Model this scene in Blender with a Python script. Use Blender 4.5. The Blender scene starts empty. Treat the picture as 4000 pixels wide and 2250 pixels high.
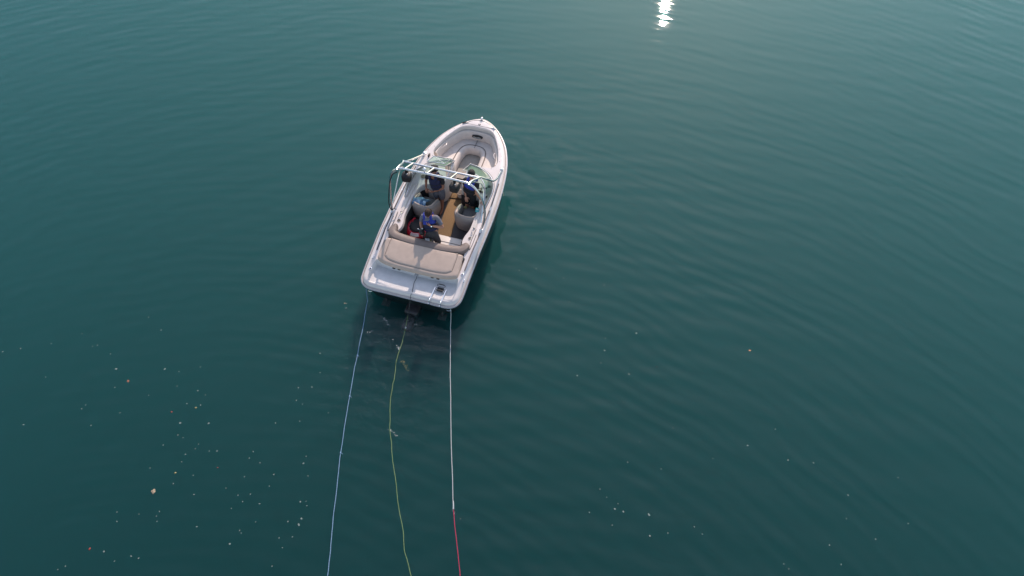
import bpy, bmesh, math, random
from mathutils import Vector, Matrix, noise
from mathutils.geometry import delaunay_2d_cdt
R=math.radians
sc=bpy.context.scene
random.seed(7)
# ------------------------------------------------------------ camera
cd=bpy.data.cameras.new('camera'); cam=bpy.data.objects.new('camera',cd)
sc.collection.objects.link(cam); sc.camera=cam
cd.sensor_width=36; cd.lens=24.0; cd.clip_start=.1; cd.clip_end=20000
cam.location=(0,0,13.3); cam.rotation_euler=(R(90-54.5),0,0)
# ------------------------------------------------------------ light
HZ0,HZ1=0.55,6.6
ELEV,AZ=31.4,13.8            # sun height, degrees to the right of +Y
w=bpy.data.worlds.new('World'); sc.world=w; w.use_nodes=True
nt=w.node_tree; bg=nt.nodes['Background']
sky=nt.nodes.new('ShaderNodeTexSky'); sky.sky_type='NISHITA'; sky.sun_disc=False
sky.sun_elevation=R(ELEV); sky.sun_rotation=R(AZ); sky.dust_density=0.5; sky.air_density=1.2; sky.ozone_density=1.0
# thin smoke haze: an even veil plus a broad forward-scatter glow round the sun
sdir=Vector((math.sin(R(AZ))*math.cos(R(ELEV)),math.cos(R(AZ))*math.cos(R(ELEV)),math.sin(R(ELEV))))
geo=nt.nodes.new('ShaderNodeTexCoord'); dp=nt.nodes.new('ShaderNodeVectorMath'); dp.operation='DOT_PRODUCT'; dp.inputs[1].default_value=sdir
nt.links.new(geo.outputs['Generated'],dp.inputs[0])
mxx=nt.nodes.new('ShaderNodeMath'); mxx.operation='MAXIMUM'; nt.links.new(dp.outputs['Value'],mxx.inputs[0]); mxx.inputs[1].default_value=0
pw=nt.nodes.new('ShaderNodeMath'); pw.operation='POWER'; nt.links.new(mxx.outputs[0],pw.inputs[0]); pw.inputs[1].default_value=5
ma=nt.nodes.new('ShaderNodeMath'); ma.operation='MULTIPLY_ADD'; nt.links.new(pw.outputs[0],ma.inputs[0]); ma.inputs[1].default_value=HZ1; ma.inputs[2].default_value=HZ0
vs_=nt.nodes.new('ShaderNodeVectorMath'); vs_.operation='SCALE'; vs_.inputs[0].default_value=(1.0,.93,1.0); nt.links.new(ma.outputs[0],vs_.inputs['Scale'])
va_=nt.nodes.new('ShaderNodeVectorMath'); va_.operation='ADD'; nt.links.new(sky.outputs[0],va_.inputs[0]); nt.links.new(vs_.outputs[0],va_.inputs[1])
nt.links.new(va_.outputs[0],bg.inputs[0]); bg.inputs[1].default_value=0.15
sd=bpy.data.lights.new('sun','SUN'); so=bpy.data.objects.new('sun',sd); sc.collection.objects.link(so)
sd.energy=4.1; sd.angle=R(0.55); sd.color=(1,.81,.68)
sdir=Vector((math.sin(R(AZ))*math.cos(R(ELEV)),math.cos(R(AZ))*math.cos(R(ELEV)),math.sin(R(ELEV))))
so.rotation_euler=sdir.to_track_quat('Z','Y').to_euler()
sc.view_settings.view_transform='Standard'; sc.view_settings.look='None'
sc.cycles.volume_bounces=5          # cloudy water scatters light several times
sc.view_settings.exposure=0.04; sc.view_settings.gamma=1.0
# ------------------------------------------------------------ helpers
def mat(name,col,rough=.5,metal=0,var=0.0,scale=20,bump=0.0,bscale=60,coat=0,spec=.5):
    m=bpy.data.materials.new(name); m.use_nodes=True; n=m.node_tree; b=n.nodes['Principled BSDF']
    b.inputs['Base Color'].default_value=(*col,1); b.inputs['Roughness'].default_value=rough
    b.inputs['Metallic'].default_value=metal; b.inputs['Coat Weight'].default_value=coat
    b.inputs['Specular IOR Level'].default_value=spec
    tc=n.nodes.new('ShaderNodeTexCoord')
    if var:
        t=n.nodes.new('ShaderNodeTexNoise'); t.inputs['Scale'].default_value=scale; t.inputs['Detail'].default_value=6
        n.links.new(tc.outputs['Object'],t.inputs['Vector'])
        r=n.nodes.new('ShaderNodeMapRange'); r.inputs[1].default_value=.3; r.inputs[2].default_value=.7
        r.inputs[3].default_value=1-var; r.inputs[4].default_value=1+var*.6
        n.links.new(t.outputs[0],r.inputs[0])
        x=n.nodes.new('ShaderNodeVectorMath'); x.operation='SCALE'; x.inputs[0].default_value=col
        n.links.new(r.outputs[0],x.inputs['Scale']); n.links.new(x.outputs[0],b.inputs['Base Color'])
    if bump:
        t=n.nodes.new('ShaderNodeTexNoise'); t.inputs['Scale'].default_value=bscale; t.inputs['Detail'].default_value=4
        n.links.new(tc.outputs['Object'],t.inputs['Vector'])
        bp=n.nodes.new('ShaderNodeBump'); bp.inputs['Strength'].default_value=bump; bp.inputs['Distance'].default_value=.01
        n.links.new(t.outputs[0],bp.inputs['Height']); n.links.new(bp.outputs[0],b.inputs['Normal'])
    return m
M=dict(
 gel=mat('gelcoat_white',(.76,.69,.655),.28,0,.07,3,0,60,.3),
 gel2=mat('gelcoat_liner',(.68,.63,.58),.4,0,.08,4,.1,200),
 plat=mat('platform_nonskid',(.70,.68,.67),.6,0,.10,5,.5,300),
 rail=mat('rub_rail_vinyl',(.52,.46,.44),.45,0,.1,10),
 railmetal=mat('rub_rail_insert',(.6,.6,.62),.25,.8),
 vinyl=mat('vinyl_beige',(.53,.415,.34),.5,0,.08,6,.25,120),
 vinylL=mat('vinyl_pale',(.70,.62,.56),.5,0,.07,6,.25,120),
 taupe=mat('vinyl_taupe',(.19,.15,.135),.55,0,.1,8,.25,120),
 greyv=mat('vinyl_grey',(.17,.165,.165),.6,0,.12,9,.25,120),
 carpet=mat('carpet_grey',(.10,.095,.098),.95,0,.3,60,.8,250),
 bowfl=mat('bow_sole',(.36,.33,.29),.7,0,.1,12,.5,200),
 mat_=mat('runner_tan',(.30,.19,.095),.95,0,.2,70,1.0,200),
 seatsh=mat('seat_shell_vinyl',(.33,.285,.26),.5,0,.1,8,.25,120),
 black=mat('black_plastic',(.012,.012,.014),.45,0,.3,20),
 rubber=mat('black_rubber',(.02,.02,.024),.6),
 dark=mat('dark_interior',(.022,.022,.024),.8,0,.3,15),
 alu=mat('polished_aluminium',(.72,.73,.75),.22,1.0,.05,30),
 chrome=mat('chrome',(.8,.8,.82),.12,1.0),
 red=mat('red_pvc',(.62,.02,.045),.4,0,.12,12),
 white=mat('white_plastic',(.75,.75,.73),.4,0,.05,10),
 seam=mat('seam_dark',(.13,.11,.10),.7),
 skin=mat('skin_light',(.52,.25,.16),.55,0,.1,12),
 skin2=mat('skin_tan',(.30,.13,.08),.55,0,.1,12),
 hair=mat('hair_brown',(.045,.022,.014),.75,0,.5,60,1,150),
 hairb=mat('hair_black',(.010,.009,.010),.7,0,.5,60,1,150),
 vest=mat('vest_blue',(.024,.046,.34),.7,0,.2,18,.6,60),
 vestd=mat('vest_navy_shaded',(.010,.014,.06),.75,0,.3,18,.6,60),  # navy, darkened further to paint in shade on the forward figures
 tee=mat('tee_grey',(.17,.17,.21),.85,0,.15,20,.8,80),
 teed=mat('tee_black',(.012,.012,.016),.85,0,.3,20),
 shorts=mat('shorts_charcoal',(.055,.05,.055),.85,0,.3,30,.8,80),
 shortsg=mat('shorts_pattern',(.12,.12,.15),.85,0,.7,55,.8,80),
 eye=mat('eye_dark',(.01,.008,.006),.3), eyew=mat('eye_white',(.7,.68,.65),.3), lip=mat('lip',(.35,.12,.09),.5),
 blue=mat('rope_blue',(.20,.33,.50),.8,0,.3,60,.8,200),
 green=mat('rope_green',(.19,.29,.11),.8,0,.35,60,.8,200),
 ropew=mat('rope_white',(.50,.53,.53),.8,0,.15,60,.8,200),
 roper=mat('rope_red',(.48,.03,.09),.8,0,.25,60,.8,200),
 ropek=mat('rope_grey',(.07,.07,.07),.8,0,.3,60,.8,200),
 towel=mat('towel_blue',(.10,.20,.34),.95,0,.4,16,1,120),
 teal=mat('teal_plastic',(.08,.50,.52),.45,0,.1,20),
 foam=mat('foam_bubbles',(.42,.47,.45),.6,0,.2,40),
 fleck=mat('foam_fleck',(.17,.235,.21),.7,0,.3,40),
 leaft=mat('leaf_tan',(.38,.30,.20),.8,0,.3,40), leafb=mat('leaf_brown',(.22,.10,.06),.8,0,.3,40),
 leafr=mat('leaf_red',(.22,.03,.02),.7,0,.3,40), leafy=mat('leaf_yellow',(.30,.28,.12),.7,0,.3,40),
 leafo=mat('leaf_orange',(.50,.24,.12),.7,0,.2,40),
 motor=mat('outdrive_paint',(.03,.028,.032),.45,0,.3,12),
 hull=mat('hull_dark_green',(.012,.022,.022),.35,0,.2,6,0,60,.3),
 clay=mat('trim_tab_grey',(.07,.06,.055),.6,0,.3,12),
)
def glassmat():
    m=bpy.data.materials.new('windshield_glass'); m.use_nodes=True; n=m.node_tree
    for x in list(n.nodes): n.nodes.remove(x)
    o=n.nodes.new('ShaderNodeOutputMaterial'); mx=n.nodes.new('ShaderNodeMixShader')
    t=n.nodes.new('ShaderNodeBsdfTransparent'); t.inputs[0].default_value=(.55,.74,.63,1)
    g=n.nodes.new('ShaderNodeBsdfGlossy'); g.inputs['Roughness'].default_value=.04
    f=n.nodes.new('ShaderNodeFresnel'); f.inputs[0].default_value=1.45
    n.links.new(f.outputs[0],mx.inputs[0]); n.links.new(t.outputs[0],mx.inputs[1]); n.links.new(g.outputs[0],mx.inputs[2])
    n.links.new(mx.outputs[0],o.inputs[0]); return m
M['glass']=glassmat()

class MB:
    def __init__(s): s.v=[]; s.f=[]; s.m=[]
    def add(s,vs,fs,mi=0):
        o=len(s.v); s.v+=[Vector(p) for p in vs]; s.f+=[tuple(i+o for i in f) for f in fs]; s.m+=[mi]*len(fs); return s
    def loft(s,rings,closed=True,cap0=False,cap1=False,mi=0):
        n=len(rings[0]); vs=[p for r in rings for p in r]; fs=[]
        for a in range(len(rings)-1):
            for i in range(n if closed else n-1):
                j=(i+1)%n; fs.append((a*n+i,a*n+j,(a+1)*n+j,(a+1)*n+i))
        if cap0: fs.append(tuple(range(n-1,-1,-1)))
        if cap1: fs.append(tuple((len(rings)-1)*n+i for i in range(n)))
        return s.add(vs,fs,mi)
    def tube(s,pts,r,n=10,mi=0,smooth=4,closed=False):
        P=[Vector(p) for p in pts]
        if smooth and len(P)>2: P=catmull(P,smooth,closed)
        rr=r if callable(r) else (lambda t:r)
        rings=[]; up=None; L=len(P)
        for i,p in enumerate(P):
            if closed: d=(P[(i+1)%L]-P[i-1])
            else: d=(P[min(i+1,L-1)]-P[max(i-1,0)])
            d.normalize()
            if up is None: up=d.orthogonal().normalized()
            else: up=(up-d*up.dot(d)); up=up.normalized() if up.length>1e-6 else d.orthogonal().normalized()
            b=d.cross(up); q=rr(i/(L-1))
            rings.append([p+up*q*math.cos(2*math.pi*k/n)+b*q*math.sin(2*math.pi*k/n) for k in range(n)])
        if closed: rings.append(rings[0])
        return s.loft(rings,True,not closed,not closed,mi)
    def box(s,c,sz,rot=None,bev=0.0,mi=0,seg=2):
        bm=bmesh.new(); bmesh.ops.create_cube(bm,size=1)
        for v in bm.verts: v.co=Vector((v.co.x*sz[0],v.co.y*sz[1],v.co.z*sz[2]))
        if bev: bmesh.ops.bevel(bm,geom=list(bm.edges),offset=bev,segments=seg,affect='EDGES',profile=.5)
        return s.addbm(bm,c,rot,mi)
    def addbm(s,bm,c=(0,0,0),rot=None,mi=0):
        X=Matrix.Translation(Vector(c))@(rot.to_matrix().to_4x4() if rot is not None else Matrix())
        bm.verts.ensure_lookup_table()
        s.add([X@v.co for v in bm.verts],[tuple(v.index for v in f.verts) for f in bm.faces],mi); bm.free(); return s
    def ball(s,c,r,sub=2,mi=0,rot=None):
        r=(r,r,r) if not hasattr(r,'__len__') else r
        bm=bmesh.new(); bmesh.ops.create_icosphere(bm,subdivisions=sub,radius=1)
        for v in bm.verts: v.co=Vector((v.co.x*r[0],v.co.y*r[1],v.co.z*r[2]))
        return s.addbm(bm,c,rot,mi)
    def cyl(s,c,r,h,n=20,mi=0,r2=None,rot=None,bev=0):
        r2=r if r2 is None else r2
        rot=rot.to_matrix() if rot is not None else Matrix.Identity(3)
        def ring(q,z): return [Vector(c)+rot@Vector((q*math.cos(2*math.pi*k/n),q*math.sin(2*math.pi*k/n),z)) for k in range(n)]
        rings=[ring(r,0)]
        if bev: rings+= [ring(r2,h-bev),ring(r2-bev*.3,h-bev*.3),ring(r2-bev,h)]
        else: rings+=[ring(r2,h)]
        return s.loft(rings,True,True,True,mi)
    def sweep(s,path,prof,closed=False,mi=0,cap=True,scale=None):
        # path: list of (x,y[,z]); prof: closed list of (offset to the right-hand side, z)
        P=[Vector((p[0],p[1],p[2] if len(p)>2 else 0)) for p in path]; L=len(P); rings=[]
        for i,p in enumerate(P):
            d=(P[(i+1)%L]-P[i-1]) if closed else (P[min(i+1,L-1)]-P[max(i-1,0)])
            nrm=Vector((d.y,-d.x,0)).normalized(); k=scale(i/(L-1)) if scale else (1,1)
            rings.append([p+nrm*o*k[0]+Vector((0,0,z*k[1])) for o,z in prof])
        if closed: rings.append(rings[0])
        return s.loft(rings,True,cap and not closed,cap and not closed,mi)
def catmull(P,k=4,closed=False):
    P=[Vector(p) for p in P]; n=len(P); out=[]
    for i in range(n if closed else n-1):
        if closed: a,b,c,d=P[i-1],P[i],P[(i+1)%n],P[(i+2)%n]
        else: a,b,c,d=P[max(i-1,0)],P[i],P[i+1],P[min(i+2,n-1)]
        for j in range(k):
            t=j/k; out.append(.5*((2*b)+(c-a)*t+(2*a-5*b+4*c-d)*t*t+(3*b-a-3*c+d)*t**3))
    if not closed: out.append(P[-1])
    return out
def sm2(pts,k=4,closed=True): return [(v.x,v.y) for v in catmull([(p[0],p[1],0) for p in pts],k,closed)]
def mirror(h): # half outline on +x from x=0 ... to x=0 -> closed outline, counter-clockwise
    return list(h)+[(-x,y) for x,y in reversed(h) if abs(x)>1e-6]
def inpoly(x,y,P):
    c=False; j=len(P)-1
    for i in range(len(P)):
        if (P[i][1]>y)!=(P[j][1]>y) and x<(P[j][0]-P[i][0])*(y-P[i][1])/(P[j][1]-P[i][1])+P[i][0]: c=not c
        j=i
    return c
def ccw(P):
    a=sum(P[i-1][0]*P[i][1]-P[i][0]*P[i-1][1] for i in range(len(P))); return list(P) if a>0 else list(reversed(P))
def inset(P,d):
    out=[]; n=len(P)
    for i in range(n):
        a=Vector(P[i-1][:2]);b=Vector(P[i][:2]);c=Vector(P[(i+1)%n][:2])
        t=(c-a); t=t.normalized() if t.length>1e-9 else Vector((1,0)); out.append((b.x-t.y*d,b.y+t.x*d))
    return out
def fill(mb,outer,holes,zf,grid=.12,mi=0,flip=False):
    V=[];E=[]
    for P in [outer]+list(holes):
        o=len(V); V+=[Vector(p[:2]) for p in P]; E+=[(o+i,o+(i+1)%len(P)) for i in range(len(P))]
    if grid:
        xs=[p[0] for p in outer]; ys=[p[1] for p in outer]; segs=V[:]
        x=min(xs)
        while x<max(xs):
            y=min(ys)
            while y<max(ys):
                if inpoly(x,y,outer) and not any(inpoly(x,y,h) for h in holes) and min((q.x-x)**2+(q.y-y)**2 for q in segs)>(grid*.4)**2: V.append(Vector((x,y)))
                y+=grid
            x+=grid
    vo,eo,fo,*_=delaunay_2d_cdt(V,E,[],0,1e-6)
    fs=[]
    for f in fo:
        cx=sum(vo[i].x for i in f)/3; cy=sum(vo[i].y for i in f)/3
        if inpoly(cx,cy,outer) and not any(inpoly(cx,cy,h) for h in holes):
            a,b,c=[vo[i] for i in f]; up=(b-a).cross(c-a)>0
            fs.append(tuple(f) if up!=flip else tuple(reversed(f)))
    mb.add([(p.x,p.y,zf(p.x,p.y)) for p in vo],fs,mi)
def cushion(mb,P,z0,z1,r=.03,crown=0.0,grid=.08,mi=0,zadd=None):
    P=ccw(P); za=zadd or (lambda x,y:0)
    R3=lambda Q,z:[(x,y,z+za(x,y)) for x,y in Q]
    rings=[R3(P,z0)]
    for k in range(0,5):
        a=math.pi/2*k/4; rings.append(R3(inset(P,r*(1-math.cos(a))),z1-r+r*math.sin(a)))
    mb.loft(rings,True,False,False,mi)
    T=inset(P,r); cx=sum(p[0] for p in T)/len(T)
    def zf(x,y):
        d=min(math.hypot(x-q[0],y-q[1]) for q in T); return z1+crown*(1-math.exp(-d/.06))+za(x,y)
    fill(mb,T,[],zf,grid,mi)
BASE={}
COL=sc.collection
def smooth(me,ang=40):
    for p in me.polygons: p.use_smooth=True
    me.update()
    try: me.set_sharp_from_angle(angle=R(ang))
    except Exception: pass
def link(name,me,parent,base,frame):
    o=bpy.data.objects.new(name,me); COL.objects.link(o); BASE[o.name]=(Vector(base),frame)
    if parent is not None: o.parent=parent
    else: o.matrix_world=frame@Matrix.Translation(base)
    return o
def build(mb,name,mats,parent=None,base=None,frame=None,ang=40,weld=True):
    if parent is not None: base,frame=BASE[parent.name]
    base=Vector(base) if base is not None else Vector((0,0,0)); frame=frame if frame is not None else Matrix()
    me=bpy.data.meshes.new(name); me.from_pydata([v-base for v in mb.v],[],mb.f)
    for m in (mats if isinstance(mats,(list,tuple)) else [mats]): me.materials.append(M[m])
    me.polygons.foreach_set('material_index',mb.m)
    if weld:
        bm=bmesh.new(); bm.from_mesh(me); bmesh.ops.remove_doubles(bm,verts=bm.verts,dist=1e-5)
        bmesh.ops.recalc_face_normals(bm,faces=bm.faces) if weld!='keep' else None
        bm.to_mesh(me); bm.free()
    smooth(me,ang); return link(name,me,parent,base,frame)
def tag(o,label=None,cat=None,group=None,kind=None):
    if label: o['label']=label
    if cat: o['category']=cat
    if group: o['group']=group
    if kind: o['kind']=kind
    return o
def empty(name,label,cat,base,frame,group=None):
    o=link(name,None,None,base,frame); return tag(o,label,cat,group)
HEAD=R(16.4935)
BM=Matrix.Translation((-2.394,8.887,0))@Matrix.Rotation(-HEAD,4,'Z')
I4=Matrix()
FL=[(-9.82,8.20,1.0),(-10.42,7.94,1.0),(-9.36,7.90,1.0),(-9.46,7.87,1.0),(-8.99,7.67,1.0),(-4.30,7.69,1.0),(-8.73,7.29,1.7),(-7.66,7.29,1.7),(-6.89,7.34,1.0),(-7.33,7.23,1.0),(-4.22,7.20,1.0),(-8.61,6.84,1.0),(-7.27,6.87,1.0),(-6.79,6.76,1.0),(-4.34,6.85,1.0),(-4.63,6.83,1.0),(-7.82,6.65,1.0),(-6.60,6.66,1.0),(-4.62,6.53,1.0),(-4.47,6.44,1.0),(-6.94,6.45,1.0),(-6.64,6.42,1.0),(-9.14,6.33,1.0),(-8.30,6.24,1.0),(-3.89,6.24,1.0),(-4.46,6.05,1.0),(-6.96,6.01,1.7),(-6.36,6.00,1.7),(-4.96,6.01,1.0),(-10.23,5.97,1.0),(-8.81,5.95,1.0),(-6.93,5.74,1.0),(-6.81,5.68,1.0),(-7.17,5.52,1.0),(-6.45,5.54,1.0),(-6.49,5.44,1.0),(-6.19,5.39,1.0),(-6.03,5.39,1.0),(-6.66,5.32,1.0),(-5.29,5.38,1.0),(-5.34,5.24,1.0),(-4.19,5.28,1.0),(-4.22,5.13,1.7),(-6.69,5.16,1.0),(-5.35,4.85,1.0),(-4.77,4.90,1.0),(-4.08,4.87,1.0),(-6.38,4.88,1.0),(-4.81,4.66,1.0),(-5.66,4.62,1.0),(-5.15,4.50,1.0),(-5.39,4.48,1.0),(-6.26,4.49,1.0),(-6.73,4.71,1.0),(-5.27,4.35,1.0),(-4.93,4.31,1.0),(-5.46,4.22,1.0),(-4.14,4.35,1.7),(-4.03,4.36,1.0),(-4.00,4.27,1.0),(-4.06,4.02,1.7),(-4.09,3.91,1.7),(-4.31,3.97,1.0),(-4.93,3.96,1.0),(-7.66,4.15,1.0),(-7.22,4.11,1.0),(-6.84,4.16,1.0),(-6.83,3.97,1.0),(-6.87,4.07,1.0),(-7.60,3.97,1.0),(-6.04,3.87,1.0),(-5.20,3.80,1.0),(-5.16,3.75,1.0),(-5.33,3.55,1.7),(-4.32,3.48,1.0),(-4.17,3.68,1.0),(-7.66,3.41,1.7),(-7.12,3.33,1.0),(-6.97,3.29,1.0),(-7.40,3.24,1.0),(-8.28,3.15,1.0),(-8.40,3.09,1.0),(-4.45,3.15,1.0),(-4.42,3.66,1.0),(-10.21,7.09,1.0),(-11.43,7.73,1.0),(-11.06,7.81,1.0),(-9.09,6.42,1.0),(-5.10,5.14,1.0),(-7.29,5.03,1.0),(2.84,8.21,1.7),(2.12,8.08,1.0),(1.43,7.13,1.7),(2.57,7.16,1.0),(1.34,9.09,1.0),(2.21,9.57,1.0),(1.97,7.44,1.0),(3.36,5.90,1.0),(2.63,5.59,1.0),(4.08,5.23,1.0),(2.34,5.15,1.0),(4.84,5.51,1.0),(5.60,5.20,1.0),(6.10,5.14,1.0),(1.74,4.60,1.0),(1.86,4.44,1.0),(2.07,4.31,1.0),(2.00,4.21,1.7),(2.16,4.16,1.7),(2.65,4.10,1.7),(3.49,3.87,1.0),(2.97,3.75,1.0),(3.62,3.73,1.0),(2.62,3.70,1.7),(5.05,3.19,1.0),(6.11,3.18,1.0),(6.89,3.64,1.0),(6.61,4.48,1.0),(6.45,4.02,1.0),(7.71,4.83,1.0),(8.04,8.10,1.0),(5.49,5.87,1.0),(2.38,6.49,1.0),(3.00,5.01,1.0),(5.99,3.53,1.0),(1.92,3.90,1.0),(1.50,4.14,1.0),(7.61,3.93,1.0),(3.00,5.01,1.0),(5.12,3.10,1.0),(1.25,9.78,1.2),(0.18,10.01,1.2),(-3.90,9.04,1.2),(-3.89,8.91,1.2),(2.08,7.76,1.2),(2.84,8.22,1.2),(4.54,19.00,1.2),(4.45,18.98,1.2),(4.72,17.69,1.2),(-8.44,8.65,1.2),(-8.04,8.30,1.2),(0.59,10.06,1.2)]
BLUE=[(-3.41,9.01),(-3.43,8.32),(-3.46,7.63),(-3.49,6.62),(-3.50,5.35),(-3.46,4.51),(-3.44,3.93),(-3.41,3.37),(-3.39,2.98),(-3.38,2.63)]
GREEN=[(-2.42,8.69),(-2.44,8.36),(-2.51,7.89),(-2.56,7.52),(-2.57,7.05),(-2.59,6.92),(-2.60,6.57),(-2.55,5.94),(-2.48,5.55),(-2.40,5.13),(-2.31,4.72),(-2.20,4.25),(-2.07,3.76),(-2.00,3.40),(-1.86,2.98),(-1.74,2.63)]
WHITE=[(-1.43,8.65),(-1.40,8.22),(-1.38,7.67),(-1.35,7.05),(-1.31,6.46),(-1.25,5.55),(-1.18,4.76),(-1.14,4.22)]
RED=[(-1.14,4.22),(-1.09,3.87),(-1.02,3.40),(-0.96,2.98),(-0.90,2.63)]
# ------------------------------------------------------------ water: a real body of cloudy water with a rippled surface
def watermat():
    m=bpy.data.materials.new('lake_water'); m.use_nodes=True; n=m.node_tree; N=n.nodes.new; Lk=n.links.new
    for x in list(n.nodes): n.nodes.remove(x)
    out=N('ShaderNodeOutputMaterial')
    tc=N('ShaderNodeTexCoord'); P=tc.outputs['Object']
    def noi(scale,detail=2,vec=None,rough=.5,dist=0):
        t=N('ShaderNodeTexNoise'); t.inputs['Scale'].default_value=scale; t.inputs['Detail'].default_value=detail
        t.inputs['Roughness'].default_value=rough; t.inputs['Distortion'].default_value=dist; Lk(vec or P,t.inputs['Vector']); return t.outputs[0]
    def mth(op,a,b_=None,c=None):
        t=N('ShaderNodeMath'); t.operation=op
        for i,q in enumerate((a,b_,c)):
            if q is None: continue
            if isinstance(q,(int,float)): t.inputs[i].default_value=q
            else: Lk(q,t.inputs[i])
        return t.outputs[0]
    def dist(c):
        t=N('ShaderNodeVectorMath'); t.operation='DISTANCE'; Lk(P,t.inputs[0]); t.inputs[1].default_value=c; return t.outputs['Value']
    def rng(v,a,b_,c,d):
        t=N('ShaderNodeMapRange'); t.interpolation_type='SMOOTHSTEP'; Lk(v,t.inputs[0])
        for i,q in enumerate((a,b_,c,d)): t.inputs[i+1].default_value=q
        return t.outputs[0]
    # long low rings spreading out across the lake (three trains, warped)
    def train(c,lam,amp,warp,wscale,msc):
        d=dist(c); d=mth('ADD',d,mth('MULTIPLY',noi(wscale,2),warp)); ph=mth('MULTIPLY',d,2*math.pi/lam)
        mod=rng(noi(msc,2),.34,.64,0.42,1.0)
        return mth('MULTIPLY',mth('MULTIPLY',mth('SINE',ph),amp),mod)
    h=train((0.5,-1.5,0),.50,.0023,1.3,.20,.33)
    h=mth('ADD',h,train((-6,-6,0),.35,.0019,1.1,.30,.5))
    h=mth('ADD',h,train((3,-9,0),.90,.0029,2.0,.16,.25))
    st=N('ShaderNodeMapping'); st.inputs['Scale'].default_value=(.55,1.5,1); Lk(P,st.inputs[0])
    h=mth('ADD',h,mth('MULTIPLY',noi(.9,3,st.outputs[0]),.012))
    h=mth('ADD',h,mth('MULTIPLY',noi(3.4,2,st.outputs[0]),.0022))
    h=mth('ADD',h,mth('MULTIPLY',noi(.35,2,st.outputs[0]),.018))
    h=mth('MULTIPLY',h,rng(dist((4.9,20.5,0)),3.5,11.0,.45,1.0))   # a calmer patch far out
    h=mth('MULTIPLY',h,rng(dist((0,0,0)),7.0,15.0,1.7,1.0))
    # ripples against the hull and prop wash astern
    hull=mth('MINIMUM',dist((-1.0,11.4,0)),mth('MINIMUM',dist((-1.9,9.6,0)),dist((-.3,13.2,0))))
    h=mth('ADD',h,mth('MULTIPLY',mth('MULTIPLY',noi(2.0,2,None,.4,.2),.050),rng(hull,1.2,3.0,1,0)))
    wash=mth('MINIMUM',dist((-2.75,8.0,0)),dist((-2.6,7.0,0)))
    h=mth('ADD',h,mth('MULTIPLY',mth('MULTIPLY',noi(4.6,3,None,.55,1.2),.026),rng(wash,.5,2.3,1,0)))
    bp=N('ShaderNodeBump'); bp.inputs['Strength'].default_value=1; bp.inputs['Distance'].default_value=1; Lk(h,bp.inputs['Height'])
    g=N('ShaderNodeBsdfGlossy'); g.inputs['Roughness'].default_value=.012; Lk(bp.outputs[0],g.inputs['Normal'])
    f=N('ShaderNodeFresnel'); f.inputs[0].default_value=1.333; Lk(bp.outputs[0],f.inputs['Normal'])
    t=N('ShaderNodeBsdfTransparent'); mx=N('ShaderNodeMixShader')
    ge=N('ShaderNodeNewGeometry'); fr=mth('MULTIPLY',f.outputs[0],mth('SUBTRACT',1.0,ge.outputs['Backfacing'])); Lk(fr,mx.inputs[0]); Lk(t.outputs[0],mx.inputs[1]); Lk(g.outputs[0],mx.inputs[2]); Lk(mx.outputs[0],out.inputs['Surface'])
    # the body: suspended silt scatters green-blue, the rest is absorbed
    sg=WSIG; om=WOM
    vs=N('ShaderNodeVolumeScatter'); vs.inputs['Color'].default_value=(*om,1); vs.inputs['Density'].default_value=sg; vs.inputs['Anisotropy'].default_value=WG
    va=N('ShaderNodeVolumeAbsorption'); va.inputs['Color'].default_value=(*om,1); va.inputs['Density'].default_value=sg
    ad=N('ShaderNodeAddShader'); Lk(vs.outputs[0],ad.inputs[0]); Lk(va.outputs[0],ad.inputs[1]); Lk(ad.outputs[0],out.inputs['Volume'])
    return m
WSIG,WOM,WG=1.5,(.11,.445,.45),.58
M['water']=watermat()
mb=MB(); S=3000; D=-14
mb.add([(-S,-S,0),(S,-S,0),(S,S,0),(-S,S,0),(-S,-S,D),(S,-S,D),(S,S,D),(-S,S,D)],[(0,1,2,3),(7,6,5,4),(0,4,5,1),(1,5,6,2),(2,6,7,3),(3,7,4,0)])
o=build(mb,'water','water'); tag(o,'calm dark green lake water with long low ripples',None,None,'structure')
mb=MB(); M['bed']=mat('lake_bed',(.02,.03,.025),.9); D-=.05
mb.add([(-S,-S,D),(S,-S,D),(S,S,D),(-S,S,D)],[(0,1,2,3)]); o=build(mb,'ground','bed'); tag(o,'dark lake bed under the water',None,None,'structure')
# ------------------------------------------------------------ motorboat (x starboard, y forward, z up, stern at y=0)
def lerp(T,y):
    if y<=T[0][0]: return T[0][1]
    for (a,p),(b,q) in zip(T,T[1:]):
        if y<=b: t=(y-a)/(b-a); return p+(q-p)*t
    return T[-1][1]
def DT(y): return lerp([(0,.56),(.3,.61),(.75,.71),(1.5,.84),(3,.94),(4.2,1.0),(5.7,1.07)],y)
half=[(0,0),(.5,0),(.9,.0),(1.07,.045),(1.165,.14),(1.205,.3),(1.22,.75),(1.235,1.5),(1.25,2.3),(1.235,3.0),(1.185,3.6),(1.11,4.1),(1.0,4.5),(.85,4.87),(.64,5.2),(.42,5.44),(.21,5.6),(0,5.67)]
OUT=ccw(sm2(mirror(half),5))
boat=empty('motorboat','white open-bow motorboat with beige sun pad, metal tower and three people aboard','motorboat',(0,0,0),BM)
def ring(P,zf,dz=0): return [(x,y,zf(y)+dz) for x,y in P]
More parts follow.
